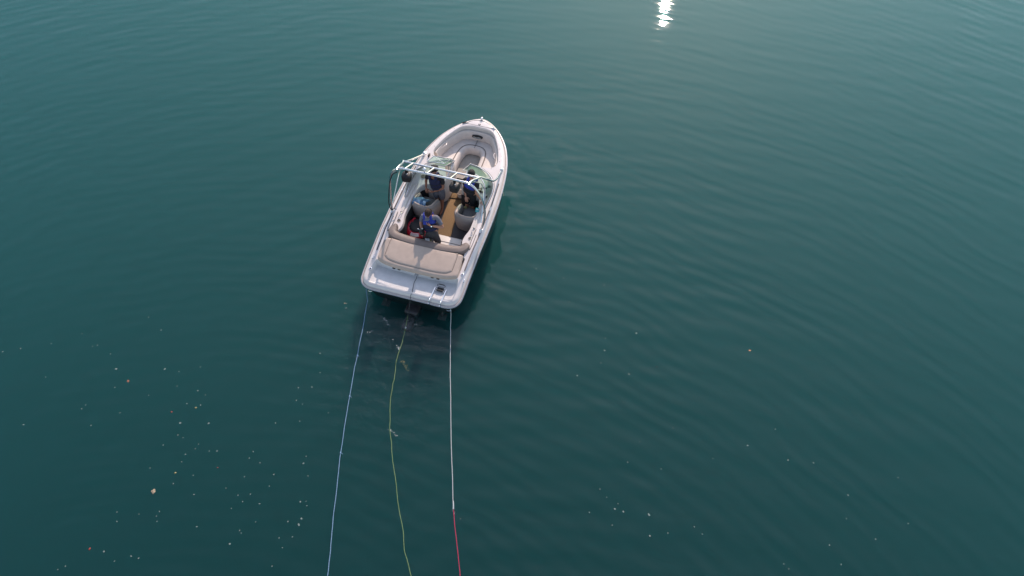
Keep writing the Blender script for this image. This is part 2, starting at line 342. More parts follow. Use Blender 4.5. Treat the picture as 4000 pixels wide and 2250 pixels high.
# hull shell
mb=MB(); rings=[]
def hullring(sx,pull,z,ystern): 
    r=[]
    for x,y in OUT:
        yy=y-pull*max(0,(y-2.5)/3.17)**2.2
        yy=ystern+(yy)*(1-ystern/5.67) if ystern else yy
        r.append((x*sx,yy,z(y) if callable(z) else z))
    return r
rings=[hullring(.992,.02,lambda y:DT(y)-.12,.01),hullring(.985,.03,lambda y:DT(y)-.15,.02),hullring(.965,.16,lambda y:.30+.25*max(0,(y-3)/2.7),.05),
       hullring(.94,.32,lambda y:.10+.18*max(0,(y-3)/2.7),.12),hullring(.90,.5,-.02,.14),hullring(.55,.9,-.22,.2),hullring(.02,1.2,-.38,.3)]
mb.loft(rings,True,False,True); build(mb,'hull','hull',boat)
# rub rail
mb=MB(); path=[(x,y,DT(y)-.10) for x,y in OUT]
mb.sweep(path,[(0.0,-.035),(.022,-.03),(.03,0),(.022,.03),(0.0,.035),(-.02,0)],closed=True); rr=build(mb,'rub_rail','rail',boat)
mb=MB(); mb.sweep(path,[(.026,-.010),(.037,-.006),(.037,.006),(.026,.010)],closed=True); build(mb,'rail_insert','railmetal',rr)
# deck moulding with openings
hole=[(0,5.31),(.28,5.29),(.45,5.20),(.60,4.97),(.74,4.68),(.83,4.40),(.865,4.2),(.80,4.04),(.64,3.985),(.42,3.98),(.27,3.97),(.20,3.88),(.20,3.60),(.21,3.35),(.27,3.22),(.42,3.14),(.62,3.10),(.76,3.02),(.83,2.8),(.84,2.4),(.84,2.05),(.79,1.85),(.78,1.66),(.86,1.5),(.93,1.40),(.95,1.30),(.90,1.22),(.5,1.20),(0,1.20)]
HOLE=ccw(sm2(mirror(hole),3))
ph=[(0,.10),(.5,.10),(.93,.10),(1.03,.15),(1.06,.26),(1.055,.45),(1.03,.60),(.97,.68),(.6,.66),(0,.65)]
PH=ccw(sm2(mirror(ph),4))
mb=MB()
A=[(x,y,DT(y)-.09) for x,y in inset(OUT,.012)]; B=[(x,y,DT(y)-.045) for x,y in inset(OUT,.03)]
C=[(x,y,DT(y)-.012) for x,y in inset(OUT,.055)]; D=inset(OUT,.085)
mb.loft([A,B,C,[(x,y,DT(y)) for x,y in D]])
def dz(x,y):
    z=DT(y)
    if abs(x)<1.0 and 1.3<y<3.3: z-=.05*min(1,(1.0-abs(x))/.05)*min(1,(y-1.3)/.3,(3.3-y)/.3)   # recessed side ledge
    if abs(x)<.96 and .64<y<1.24: z=min(z,.66)
    if 5.33<y<5.52 and abs(x)<.27: z+=.006
    return z
fill(mb,D,[HOLE,PH],dz,.07)
# inner lips of both openings
mb.loft([[(x,y,dz(x,y)) for x,y in HOLE],[(x,y,dz(x,y)-.02) for x,y in inset(HOLE,.012)],[(x,y,dz(x,y)-.05) for x,y in inset(HOLE,.014)]])
for k in range(26):
    t=k/25; i=int(t*(len(OUT)-1)); x,y=inset(OUT,.10)[i]
    if y>1: mb.ball((x,y,DT(y)+.003),(.008,.008,.004),1,1)
HI=inset(HOLE,-.035)
for i in range(0,len(HI),5):
    x,y=HI[i]
    if y>3.9: mb.ball((x,y,DT(y)+.003),(.009,.009,.004),1,1)
build(mb,'deck',['gel','clay'],boat,ang=35)
# inner liner of bow and cockpit
mb=MB(); H1=inset(HOLE,.014)
mb.loft([[(x,y,dz(x,y)-.045) for x,y in H1],[(x,y,.72) for x,y in inset(HOLE,.03)],[(x,y,.40) for x,y in inset(HOLE,.045)],[(x,y,.26) for x,y in inset(HOLE,.05)]])
lin=build(mb,'liner','gel2',boat)
# dark carpeted side panels low in the cockpit
for s in (-1,1):
    HP=[p for p in inset(HOLE,.057) if p[0]*s>.5 and 1.36<p[1]<3.05]; HP.sort(key=lambda p:p[1])
    mb=MB(); mb.sweep([(x,y,.30) for x,y in HP],[(-.005,0),(.005,0),(.005+s*.026,.44),(-.005+s*.026,.44)]); build(mb,'side_panel','dark',lin)
    mb=MB(); mb.box((s*.53,3.115,.55),(.56,.02,.44),bev=.008); build(mb,'console_face','dark',lin)
# floors
Hf=inset(HOLE,.03)
mb=MB(); fill(mb,[(x,y) for x,y in Hf if y<4.01],[],lambda x,y:.30,.15); build(mb,'cockpit_carpet','carpet',boat)
mb=MB(); fr=[(x,y) for x,y in Hf if y>3.9]; fill(mb,fr,[],lambda x,y:.44,.15)
mb.add([(-.22,3.9,.44),(.22,3.9,.44),(.22,3.9,.30),(-.22,3.9,.30)],[(0,1,2,3)]); build(mb,'bow_floor','bowfl',boat)
mb=MB(); mb.box((0,3.62,.312),(.36,.50,.02),bev=.006); build(mb,'walkway_sole','bowfl',boat)
# bow seating
so_=[(0,5.27),(.27,5.25),(.43,5.16),(.57,4.95),(.71,4.66),(.79,4.40),(.82,4.2),(.77,4.07),(.62,4.02),(.44,4.02)]
si=[(.40,4.3),(.385,4.6),(.33,4.84),(.2,4.97),(0,5.0)]
half_u=so_+[(.40,4.05)]+si
U=ccw(sm2(mirror(half_u),4))
seat=MB(); cushion(seat,U,.50,.665,.02,.006,.06); bs=build(seat,'bow_seat','vinylL',boat)
# bolster
pin=[(.40,4.04),(.40,4.3),(.385,4.6),(.33,4.84),(.2,4.97),(0,5.0)]
path=[(-x,y,0) for x,y in pin]+[(x,y,0) for x,y in reversed(pin[:-1])]
path=[tuple(v) for v in catmull(path,4)]
prof=[(.0,.46),(.0,.655),(.02,.672),(.05,.672),(.09,.655),(.125,.61),(.14,.54),(.14,.46)]
mb=MB(); mb.sweep(path,prof); build(mb,'bolster','vinylL',bs)
mb=MB(); mb.tube([(x,y,.672) for x,y,_ in path],.008,6,smooth=0); mb.tube([(0.0,5.26,.677),(.0,5.0,.677),(0.0,4.90,.672)],.006,6); build(mb,'piping','seam',bs)
# backrest roll below the bow coaming
bk=[(.80,4.2),(.775,4.40),(.695,4.65),(.56,4.93),(.43,5.13),(.26,5.22),(0,5.24)]
path=[(-x,y,0) for x,y in bk]+[(x,y,0) for x,y in reversed(bk[:-1])]
path=[tuple(v) for v in catmull(path,4)]
mb=MB(); mb.sweep(path,[(-.02,.66),(-.045,.90),(-.03,.93),(.0,.93),(.02,.90),(.045,.76),(.05,.70),(.04,.66)]); build(mb,'backrest','vinylL',bs)
for s in (-1,1):
    mb=MB(); mb.tube([(s*.735,4.42,.90),(s*.69,4.47,.915),(s*.655,4.56,.915),(s*.665,4.64,.90)],.011,8); build(mb,'grab_handle','gel',bs)
# emblem on the front wall
mb=MB(); n=28; oy=5.155
rg=lambda sx,sz,y:[(sx*math.cos(2*math.pi*k/n),y,.815+sz*math.sin(2*math.pi*k/n)) for k in range(n)]
E_=[rg(.15,.052,5.20),rg(.15,.052,5.163),rg(.145,.048,5.160)]
mb.loft(E_,True,True,True,0)
def stroke(pts,r=.0045): mb.tube([(x,5.157,z) for x,z in pts],r,5,mi=1,smooth=3)
stroke([(-.105,.80),(-.095,.83),(-.085,.805),(-.075,.83),(-.065,.80)]); stroke([(-.052,.80),(-.045,.818),(-.035,.80),(-.028,.815)])
stroke([(-.015,.802),(-.005,.82),(.005,.802),(.014,.818),(.022,.80)]); stroke([(.035,.80),(.045,.835),(.055,.80),(.067,.82),(.078,.80)]); stroke([(.088,.80),(.098,.818),(.108,.803)])
stroke([(-.09,.788),(0,.783),(.09,.788)],.003)
build(mb,'emblem',['black','white'],boat)
# fore deck hatch, cap, bow light
mb=MB(); hp=sm2([(-.30,5.35),(.30,5.35),(.33,5.39),(.2,5.50),(0,5.56),(-.2,5.50),(-.33,5.39)],4)
mb.sweep([(x,y,DT(y)+.002) for x,y in hp],[(-.004,0),(-.004,.006),(.004,.006),(.004,0)],closed=True); build(mb,'hatch_seam','seam',boat)
mb=MB(); mb.cyl((0,5.40,1.05),.032,.022,20,0,bev=.006); mb.cyl((0,5.40,1.071),.016,.004,12,1); build(mb,'filler_cap',['black','white'],boat)
mb=MB(); mb.ball((0,5.60,1.10),(.035,.05,.035),2); mb.cyl((0,5.60,1.04),.03,.05,14); build(mb,'bow_light','chrome',boat)
def cleat(x,y,ang,col='chrome'):
    q=Matrix.Rotation(ang,3,'Z').to_euler(); z=dz(x,y); m=MB()
    m.box((x,y,z+.006),(.03,.11,.012),q,.004); 
    d=Vector((-math.sin(ang),math.cos(ang),0)); c=Vector((x,y,z))
    m.tube([c+d*-.07+Vector((0,0,.035)),c+d*-.03+Vector((0,0,.03)),c+d*.03+Vector((0,0,.03)),c+d*.07+Vector((0,0,.035))],.008,8)
    m.cyl(c+d*.02,.009,.03,8); m.cyl(c-d*.02,.009,.03,8)
    build(m,'cleat',col,boat)
for x,y,a,c in ((-.41,5.35,R(-52),'black'),(.41,5.35,R(52),'chrome'),(-1.14,2.74,0,'chrome'),(1.14,2.72,0,'chrome'),(-1.10,.70,0,'chrome'),(1.15,.66,0,'chrome')): cleat(x,y,a,c)
mb=MB(); mb.box((-.90,3.97,DT(3.97)+.03),(.035,.11,.06),bev=.008); build(mb,'hinge_block','black',boat)
for x,y in ((-1.06,.42),(1.07,.80)):
    mb=MB(); mb.cyl((x,y,DT(y)-.004),.036,.012,20,0,bev=.004); mb.cyl((x,y,DT(y)+.008),.02,.004,14,1); build(mb,'fuel_cap',['chrome','black'],boat)
for x,y in ((-.90,1.84),(.93,1.80)):
    mb=MB(); mb.cyl((x,y,dz(x,y)-.002),.055,.008,24,0); mb.cyl((x,y,dz(x,y)+.006),.045,.003,24,1); build(mb,'cup_holder',['gel','clay'],boat)
# side channels and padded rolls along the cockpit
for s in (-1,1):
    mb=MB(); p=catmull([(s*1.10,3.55,0),(s*1.125,3.1,0),(s*1.13,2.6,0),(s*1.12,1.9,0),(s*1.10,1.3,0),(s*1.09,.9,0)],6)
    mb.sweep([(v.x,v.y,DT(v.y)+.004) for v in p],[(-.014,0),(-.010,.008),(.010,.008),(.014,0)]); build(mb,'gunwale_strip','taupe' if s>0 else 'clay',boat)
    mb=MB(); p=catmull([(s*.93,3.0,0),(s*.935,2.7,0),(s*.93,2.35,0),(s*.925,2.1,0)],5)
    mb.sweep([(v.x,v.y,dz(v.x,v.y)) for v in p],[(-.04,0),(-.035,.03),(0,.045),(.035,.03),(.04,0)]); build(mb,'side_bolster','gel2',boat)
    mb=MB(); p=catmull([(s*1.0,2.05,0),(s*.99,1.8,0),(s*.995,1.6,0),(s*1.03,1.45,0),(s*1.05,1.6,0),(s*1.05,1.9,0)],5)
    mb.tube([(v.x,v.y,dz(v.x,v.y)+.004) for v in p],.007,6,smooth=0); build(mb,'coaming_groove','seam',boat)
    mb=MB(); mb.tube([(s*.90,2.10,DT(2.1)-.04),(s*.90,2.06,DT(2)+.0),(s*.915,1.98,DT(2)+.01),(s*.94,1.92,DT(1.9)-.04)],.010,8); build(mb,'grab_handle','gel',boat)
    mb=MB(); mb.tube([(s*.87,3.06,.88),(s*.865,3.02,.93),(s*.88,2.92,.95),(s*.90,2.84,.93),(s*.91,2.80,.88)],.012,8); build(mb,'grab_handle','gel',boat)
# dash: gauges and wheel to starboard, round speaker to port
mb=MB(); mb.cyl((-.80,3.28,dz(-.8,3.28)-.002),.065,.008,24,0); build(mb,'dash_speaker','clay',boat)
mb=MB(); mb.box((.55,3.24,.955),(.40,.16,.05),Matrix.Rotation(R(-20),3,'X').to_euler(),.02); ds=build(mb,'dashboard','black',boat)
for k in range(4):
    mb=MB(); mb.cyl((.42+.09*k,3.20,.985),.030,.008,16,0,rot=Matrix.Rotation(R(20),3,'X').to_euler()); build(mb,'gauge','railmetal',ds)
mb=MB(); c=Vector((.60,3.00,.80)); q=Matrix.Rotation(R(60),3,'X')
mb.tube([c+q@Vector((.16*math.cos(a),.16*math.sin(a),0)) for a in [2*math.pi*k/20 for k in range(20)]],.014,8,smooth=0,closed=True)
for a in (0,2.1,4.2): mb.tube([c,c+q@Vector((.155*math.cos(a),.155*math.sin(a),0))],.010,6,smooth=0)
mb.tube([c,c+q@Vector((0,0,-.12))],.02,8,smooth=0); build(mb,'steering_wheel','black',boat)
for x,y in ((.90,3.40),(.92,3.10),(.93,2.92)):
    mb=MB(); mb.cyl((x,y,dz(x,y)-.002),.042,.008,20,0); build(mb,'dash_speaker','black',boat)
for y,l in ((3.33,.14),(3.20,.12)):
    mb=MB(); mb.box((.80,y,dz(.8,y)+.006),(l,.05,.012),bev=.004); build(mb,'switch_panel','black',boat)
# windshield
wb=[(.205,3.985),(.34,3.965),(.48,3.93),(.72,3.81),(.88,3.66),(.985,3.46),(1.03,3.2),(1.015,2.85),(.99,2.55)]
wt=[(.235,3.40),(.36,3.39),(.48,3.37),(.65,3.31),(.80,3.20),(.90,3.06),(.95,2.92),(1.0,2.75),(1.0,2.5)]
wz=[1.34,1.345,1.35,1.35,1.34,1.32,1.28,1.18,.93]
for s,nm in ((1,'starboard'),(-1,'port')):
    b_=catmull([(s*x,y,DT(y)+.006) for x,y in wb],4); t_=catmull([(s*x,y,z) for (x,y),z in zip(wt,wz)],4)
    mb=MB(); gl=[[b_[i]+(t_[i]-b_[i])*k for i in range(len(b_))] for k in (0,.33,.66,1)]
    mb.loft(gl,False); wsd=build(mb,'windshield','glass',boat)
    mb=MB(); mb.tube(b_,.016,8,smooth=0); mb.tube(t_,.011,8,smooth=0); mb.tube([b_[0],t_[0]],.012,8,smooth=0)
    mb.tube([b_[15],t_[15]],.008,6,smooth=0)
    build(mb,'frame','railmetal',wsd)
    mb=MB(); off=[v+Vector((s*.022,.022 if v.y>3 else 0,-.004)) for v in b_]; mb.tube(off,.006,6,smooth=0); build(mb,'gasket','seam',wsd)
# centre pane swung open over the port glass
c4=[(-.71,3.41,1.36),(-.62,3.66,1.34),(-.17,3.74,1.30),(-.27,3.46,1.37)]
mb=MB(); mb.add(c4,[(0,1,2,3)]); cp=build(mb,'centre_pane','glass',boat)
mb=MB(); mb.tube(c4,.012,8,smooth=0,closed=True); mb.tube([c4[1],c4[3]],.005,6,smooth=0); mb.tube([c4[2],(-.20,3.60,.98)],.008,6,smooth=0); build(mb,'frame','railmetal',cp)
# wing glass beside the walkway, port
mb=MB(); mb.add([(-.215,3.95,1.0),(-.235,3.40,1.34),(-.215,3.38,.98)],[(0,1,2)]); mb.tube([(-.212,3.95,1.0),(-.212,3.38,.975)],.009,6,mi=1,smooth=0); build(mb,'wing_pane',['glass','railmetal'],boat)
mb=MB(); mb.tube([(-.19,3.75,.62),(-.165,3.78,.66),(-.165,3.86,.66),(-.19,3.89,.62)],.014,8); mb.box((-.195,3.82,.60),(.012,.20,.10),bev=.005); build(mb,'grab_handle','gel',boat)
# sun pad
pad=[(0,.57),(.45,.575),(.72,.60),(.92,.65),(.985,.71),(.985,.85),(.965,1.1),(.95,1.22),(.90,1.245),(.80,1.245),(.55,1.24),(0,1.24)]
PAD=ccw(sm2(mirror(pad),4)); mb=MB()
cushion(mb,PAD,.665,.745,.05,.0,.06,zadd=lambda x,y:.21*(y-.6)); sp=build(mb,'sun_pad','vinyl',boat)
ins=[(0,.665),(.4,.665),(.68,.695),(.80,.76),(.825,.82),(.825,1.2),(.78,1.23),(.5,1.22),(0,1.22)]
INS=ccw(sm2(mirror(ins),4)); mb=MB()
cushion(mb,INS,.73,.757,.03,.006,.06,zadd=lambda x,y:.21*(y-.6)); build(mb,'pad_insert','vinyl',sp)
mb=MB(); mb.sweep([(x,y,.746+.21*(y-.6)) for x,y in inset(INS,-.006)],[(-.005,0),(0,.005),(.005,0)],closed=True); build(mb,'seam','seam',sp)
# dark gaps with hinges under the aft edge of the pad
for x in (-.55,-.42,.40,.54):
    mb=MB(); mb.box((x,.60,.62),(.07,.04,.035),bev=.01); build(mb,'hinge','black',sp)
# rear backrest roll
bp_=[(-.885,1.66),(-.90,1.54),(-.885,1.44),(-.80,1.36),(-.55,1.315),(-.25,1.30),(0,1.30),(.25,1.30),(.55,1.315),(.80,1.36),(.89,1.44),(.915,1.53),(.92,1.58)]
path=[tuple(v) for v in catmull([(x,y,0) for x,y in bp_],4)]
prof=[(.105,.72),(.108,.86),(.085,.895),(.03,.91),(-.04,.91),(-.085,.89),(-.11,.84),(-.11,.60),(-.08,.45),(.0,.45),(.08,.6)]
mb=MB(); mb.sweep(path,prof,scale=lambda t:(min(1,.45+min(t,1-t)*5),1)); rb=build(mb,'rear_backrest','taupe',boat)
mb=MB(); mb.tube([(x-0.0,y+.108,.862) for x,y,_ in path[10:-10]],.006,6,smooth=0); mb.tube([(x,y-.108,.858) for x,y,_ in path[8:-8]],.007,6,smooth=0); build(mb,'piping','vinyl',rb)
# rear bench, white moulded base
mb=MB(); mb.box((.42,1.66,.42),(.80,.50,.24),bev=.025); mb.box((.42,1.94,.39),(.78,.06,.18),bev=.015); rbn=build(mb,'rear_bench','gel2',boat)
mb=MB(); mb.tube([(.06,1.66,.545),(.12,1.73,.545),(.45,1.735,.545),(.72,1.73,.545)],.005,5); build(mb,'seam','seam',rbn)
# swim platform
mb=MB(); fill(mb,inset(PH,.05),[],lambda x,y:.515,.12)
mb.loft([[(x,y,DT(y)) for x,y in PH],[(x,y,DT(y)-.02) for x,y in inset(PH,.012)],[(x,y,.53) for x,y in inset(PH,.035)],[(x,y,.515) for x,y in inset(PH,.05)]])
pl=build(mb,'swim_platform','plat',boat)
mb=MB(); mb.tube([(.65+.10*math.cos(a),.50+.035*math.sin(a),.518) for a in [2*math.pi*k/24 for k in range(24)]],.005,5,smooth=0,closed=True); mb.box((.65,.53,.52),(.13,.02,.008),bev=.003); build(mb,'drain_hatch','clay',pl)
# boarding ladder folded on the platform
ld=[(.54,.03),(.81,.03)]
mb=MB(); 
for x in (.54,.81): mb.tube([(x,-.02,.50),(x,.0,.575),(x,.05,.565),(x-.0,.40,.545)],.015,10)
for x in (.54,.81): mb.cyl((x,-.02,.47),.026,.03,14)
lad=build(mb,'ladder','chrome',boat)
for y in (.335,.395):
    mb=MB(); mb.tube([(.555,y,.553),(.795,y,.553)],.010,8,smooth=0,mi=1); mb.tube([(.60,y,.556),(.75,y,.556)],.024,10,smooth=0); build(mb,'step',['rubber','chrome'],lad)
# tow eye
mb=MB(); mb.box((.01,.618,.58),(.09,.02,.07),bev=.006); mb.tube([(-.02,.615,.58),(-.02,.56,.58),(.04,.56,.58),(.04,.615,.58)],.009,8); build(mb,'tow_eye','chrome',boat)
# trim tabs and outdrive
for x,m_ in ((-.66,'clay'),(.76,'clay')):
    mb=MB(); mb.box((x,.10,-.16),(.20,.18,.02),Matrix.Rotation(R(8),3,'X').to_euler(),.008); mb.tube([(x,.17,.02),(x,.10,-.14)],.022,8,smooth=0); build(mb,'trim_tab',m_,boat)
mb=MB(); mb.box((.06,.06,-.12),(.34,.36,.30),bev=.06,seg=3); mb.box((.06,-.26,-.17),(.24,.46,.16),bev=.05,seg=3); mb.box((.06,-.2,-.30),(.07,.22,.5),bev=.02); build(mb,'outdrive','motor',boat)
for x in (-1.0,1.0):
    mb=MB(); mb.tube([(x*.93,.10,.30),(x*.93,.03,.30),(x*1.0,.03,.30),(x*1.0,.10,.30)],.010,8); build(mb,'stern_eye','chrome',boat)
# seats
def bucket(name,cx,cy,rot,shell,seatm,lbl):
    X=Matrix.Translation((cx,cy,0))@Matrix.Rotation(rot,4,'Z')
    def T(mb_):
        mb_.v=[X@v for v in mb_.v]; return mb_
    mb=MB(); P=sm2([(-.18,-.16),(.18,-.16),(.21,-.05),(.21,.24),(.17,.31),(-.17,.31),(-.21,.24),(-.21,-.05)],4); cushion(mb,P,.46,.60,.04,.01)
    st=build(T(mb),name,seatm,boat); st['label']=lbl
    pt=[(-.25,.20),(-.255,.05),(-.24,-.12),(-.17,-.205),(0,-.235),(.17,-.205),(.24,-.12),(.255,.05),(.25,.20)]
    path=[tuple(v) for v in catmull([(x,y,0) for x,y in pt],4)]
    prof=[(.025,.36),(.065,.60),(.062,.83),(.040,.865),(0,.875),(-.035,.86),(-.045,.82),(-.03,.40)]
    prof2=[(o_,z) for o_,z in prof]
    mb=MB(); mb.sweep(path,prof2,scale=lambda t:(1,.86+.14*math.sin(math.pi*t)**.6 if 0<t<1 else .86)); build(T(mb),'backrest',shell,st)
    mb=MB(); rim=[(x,y,.875*(.86+.14*math.sin(math.pi*(i/(len(path)-1)))**.6)+.002) for i,(x,y,_) in enumerate(path)]; mb.tube(rim,.018,8,smooth=0); build(T(mb),'rim','vinyl',st)
    mb=MB(); mb.cyl((0,.05,.30),.17,.02,20); mb.cyl((0,.05,.31),.05,.16,14); build(T(mb),'pedestal','rubber',st)
    return st
bucket('driver_seat',.60,2.60,R(-4),'seatsh','greyv','taupe bucket seat behind the wheel, seen from behind')
bucket('passenger_seat',-.53,2.64,R(-8),'seatsh','greyv','taupe bucket seat to port with a towel over it')
# wakeboard tower
tw=MB()
for s in (-1,1):
    tw.tube([(s*1.04,3.97,1.01),(s*1.06,3.80,1.10),(s*1.12,3.35,1.36),(s*1.13,3.02,1.60),(s*1.06,2.80,1.85),(s*.95,2.68,2.0),(s*.90,2.50,2.10),(s*.865,2.28,2.23),(s*.86,2.12,2.27)],.025,12)
    tw.tube([(s*.74,2.21,2.245),(s*.86,2.20,2.22),(s*1.01,2.19,2.10),(s*(1.14 if s>0 else 1.10),2.17,1.85),(s*(1.21 if s>0 else 1.13),2.13,1.5),(s*(1.19 if s>0 else 1.14),2.07,1.2),(s*1.125,2.03,.93)],.025,12)
tw.tube([(-.93,2.63,2.03),(-.4,2.60,2.06),(.4,2.60,2.06),(.93,2.63,2.03)],.024,12); tw.tube([(-.80,2.21,2.24),(-.4,2.205,2.25),(.4,2.205,2.25),(.80,2.21,2.24)],.026,12)
tower=build(tw,'wakeboard_tower','alu',boat)
for x in (-.70,-.17,.39):
    mb=MB(); mb.tube([(x+.02,2.60,2.06),(x,2.21,2.25)],.022,10,smooth=0); build(mb,'cross_bar','alu',tower)
for s in (-1,1):
    mb=MB(); mb.tube([(s*.86,2.30,2.18),(s*.90,2.50,2.0),(s*1.0,2.60,1.85),(s*1.07,2.50,1.6),(s*1.09,2.30,1.35),(s*1.12,2.10,1.1)],.014,8); build(mb,'brace','alu',tower)
    for y,z in ((3.98,DT(3.98)),(2.02,DT(2.02))):
        mb=MB(); mb.box((s*(1.04 if y>3 else 1.125),y,z+.02),(.07,.13,.04),bev=.012); mb.ball((s*(1.04 if y>3 else 1.125),y+.0,z+.055),(.035,.045,.04),2); build(mb,'foot_mount','chrome',tower)
mb=MB(); mb.cyl((-.22,2.23,2.27),.022,.06,14); mb.ball((-.22,2.23,2.35),.045,2); mb.cyl((-.22,2.23,2.315),.035,.012,14); build(mb,'tow_ball','chrome',tower)
for x,r in ((-.66,8),(.50,-6)):
    mb=MB(); mb.box((x,2.17,2.05),(.21,.20,.20),Matrix.Rotation(R(r),3,'Z').to_euler(),.04,seg=3); mb.cyl((x,2.08,2.05),.075,.02,20,rot=Matrix.Rotation(R(90),3,'X').to_euler())
    mb.box((x,2.20,2.20),(.05,.08,.10),bev=.01); s_=build(mb,'tower_speaker','black',tower)
    mb=MB(); mb.ball((x+.02,2.16,2.157),(.02,.02,.006),2); build(mb,'knob','white',s_)
# ------------------------------------------------------------ things aboard
def solo(mb,name,mats,label,cat,base,frame=BM,group=None,ang=40):
    o=build(mb,name,mats,None,base,frame,ang); return tag(o,label,cat,group)
X=Matrix.Rotation(R(6.3),4,'Z')
mb=MB(); mb.box((0,0,0),(.345,1.24,.012),bev=.004); mb.box((0,.25,.0065),(.345,.004,.001))
mb.v=[X@v for v in mb.v]; mb.v=[v+Vector((.055,2.70,.309)) for v in mb.v]
solo(mb,'floor_runner','mat_','long tan carpet runner down the middle of the cockpit floor','carpet runner',(.06,2.60,.302))
mb=MB(); mb.box((0,0,0),(.34,.30,.012),bev=.004); mb.v=[X@v+Vector((-.03,3.48,.330)) for v in mb.v]
solo(mb,'floor_mat','mat_','short tan carpet piece at the forward end of the runner','carpet mat',(-.03,3.48,.324))
# inflatable with red rim
c=Vector((-.54,2.06,.44)); t=empty('towable_tube','round black towable tube with red rim lying on the port cockpit floor','towable tube',(-.54,2.06,.302),BM)
mb=MB(); n=40
prof=[(.0,.15),(.10,.15),(.17,.17),(.20,.20)]
rg=[[(c.x+q*math.cos(2*math.pi*k/n),c.y+q*1.05*math.sin(2*math.pi*k/n),.30+z) for k in range(n)] for q,z in prof]
mb.loft(rg,True,True); build(mb,'top_cover','black',t)
mb=MB(); mb.tube([(c.x+.225*math.cos(2*math.pi*k/n),c.y+.235*math.sin(2*math.pi*k/n),.40) for k in range(n)],.088,12,smooth=0,closed=True)
# red below / front, black on the far side
for i,f in enumerate(mb.f):
    a=sum((mb.v[j] for j in f),Vector())/len(f); ang=math.degrees(math.atan2(a.y-c.y,a.x-c.x))
    mb.m[i]=0 if (ang<-15 or ang>140) else 1
    if -105<ang<-62 and a.z>.44 and math.hypot(a.x-c.x,a.y-c.y)>.235: mb.m[i]=2
build(mb,'rim',['red','black','white'],t)
mb=MB()
for k in range(9):
    a=R(-103+k*5); mb.box((c.x+.245*math.cos(a),c.y+.262*math.sin(a),.485),(.010,.016,.003),Matrix.Rotation(a,3,'Z').to_euler())
build(mb,'lettering','red',t)
mb=MB(); mb.tube([(c.x-.18,c.y+.10,.47),(c.x-.17,c.y+.13,.52),(c.x-.15,c.y+.19,.52),(c.x-.14,c.y+.22,.47)],.022,8,mi=0); build(mb,'handle','red',t)
mb=MB(); mb.tube([(c.x-.22,c.y+.24,.49),(c.x-.1,c.y+.31,.50),(c.x+.05,c.y+.32,.50)],.008,6); build(mb,'cord','ropek',t)
# towel over the port seat
mb=MB(); P=[]
nx,ny=14,10
for i in range(nx+1):
    for j in range(ny+1):
        u=i/nx; v=j/ny; x=-.80+.36*u; y=2.42+.40*v-.06*u
        z=.90-.30*max(0,v-.3)**1.3+.018*noise.noise(Vector((u*4,v*4,1)))*2-.10*max(0,.12-v)*5
        P.append((x+.015*math.sin(v*9),y,z))
mb.add(P,[(i*(ny+1)+j,(i+1)*(ny+1)+j,(i+1)*(ny+1)+j+1,i*(ny+1)+j+1) for i in range(nx) for j in range(ny)])
tw_=solo(mb,'towel','towel','crumpled blue towel hanging over the port seat','towel',(-.62,2.6,.8))
md=tw_.modifiers.new('thickness','SOLIDIFY'); md.thickness=.012
# cyan item and red item by driver seat
mb=MB(); mb.box((.83,2.66,.86),(.09,.12,.05),Matrix.Rotation(R(12),3,'Z').to_euler(),.012); mb.box((.83,2.66,.887),(.05,.03,.004),Matrix.Rotation(R(12),3,'Z').to_euler(),0,1)
solo(mb,'phone_pouch',['teal','white'],'teal pouch on the side of the driver seat','pouch',(.83,2.66,.835))
mb=MB(); mb.tube([(.90,2.78,.74),(.91,2.70,.80),(.90,2.60,.80),(.89,2.52,.74)],.035,10); mb.tube([(.90,2.76,.78),(.86,2.80,.80)],.018,8)
solo(mb,'dry_bag','red','small red bag squeezed between driver seat and hull side','bag',(.90,2.66,.72))
mb=MB(); mb.box((-.05,1.47,.76),(.15,.12,.10),Matrix.Rotation(R(20),3,'Z').to_euler(),.03); mb.box((-.075,1.49,.77),(.07,.06,.05),Matrix.Rotation(R(-25),3,'Y').to_euler(),.018); mb.box((.02,1.52,.74),(.06,.07,.06),Matrix.Rotation(R(40),3,'Z').to_euler(),.016,1)
mb.box((-.04,1.45,.665),(.10,.04,.02),None,.006,2)
solo(mb,'glove',['white','leafy','black'],'pale crumpled glove with yellow patch tucked behind the rear backrest','glove',(-.05,1.50,.65))
mb=MB(); mb.ball((.44,2.86,.63),(.05,.04,.018),2); mb.ball((.43,2.87,.65),(.02,.02,.008),1)
solo(mb,'sponge','leafy','small yellow sponge on the driver seat cushion','sponge',(.44,2.86,.61))
# bucket in the walkway
t=empty('bucket','beige rimmed bucket on the floor beneath the starboard tower speaker','bucket',(.10,3.44,.338),BM)
mb=MB(); mb.loft([[(.10+q*math.cos(2*math.pi*k/24)*1.25,3.02+.42+q*math.sin(2*math.pi*k/24),z) for k in range(24)] for q,z in ((.07,.338),(.085,.475),(.078,.475),(.066,.355))],True,True,True); build(mb,'body','gel2',t)
mb=MB(); mb.tube([(.10+.1*math.cos(2*math.pi*k/24),3.44+.083*math.sin(2*math.pi*k/24),.472) for k in range(24)],.010,8,smooth=0,closed=True); build(mb,'rim','vinyl',t)
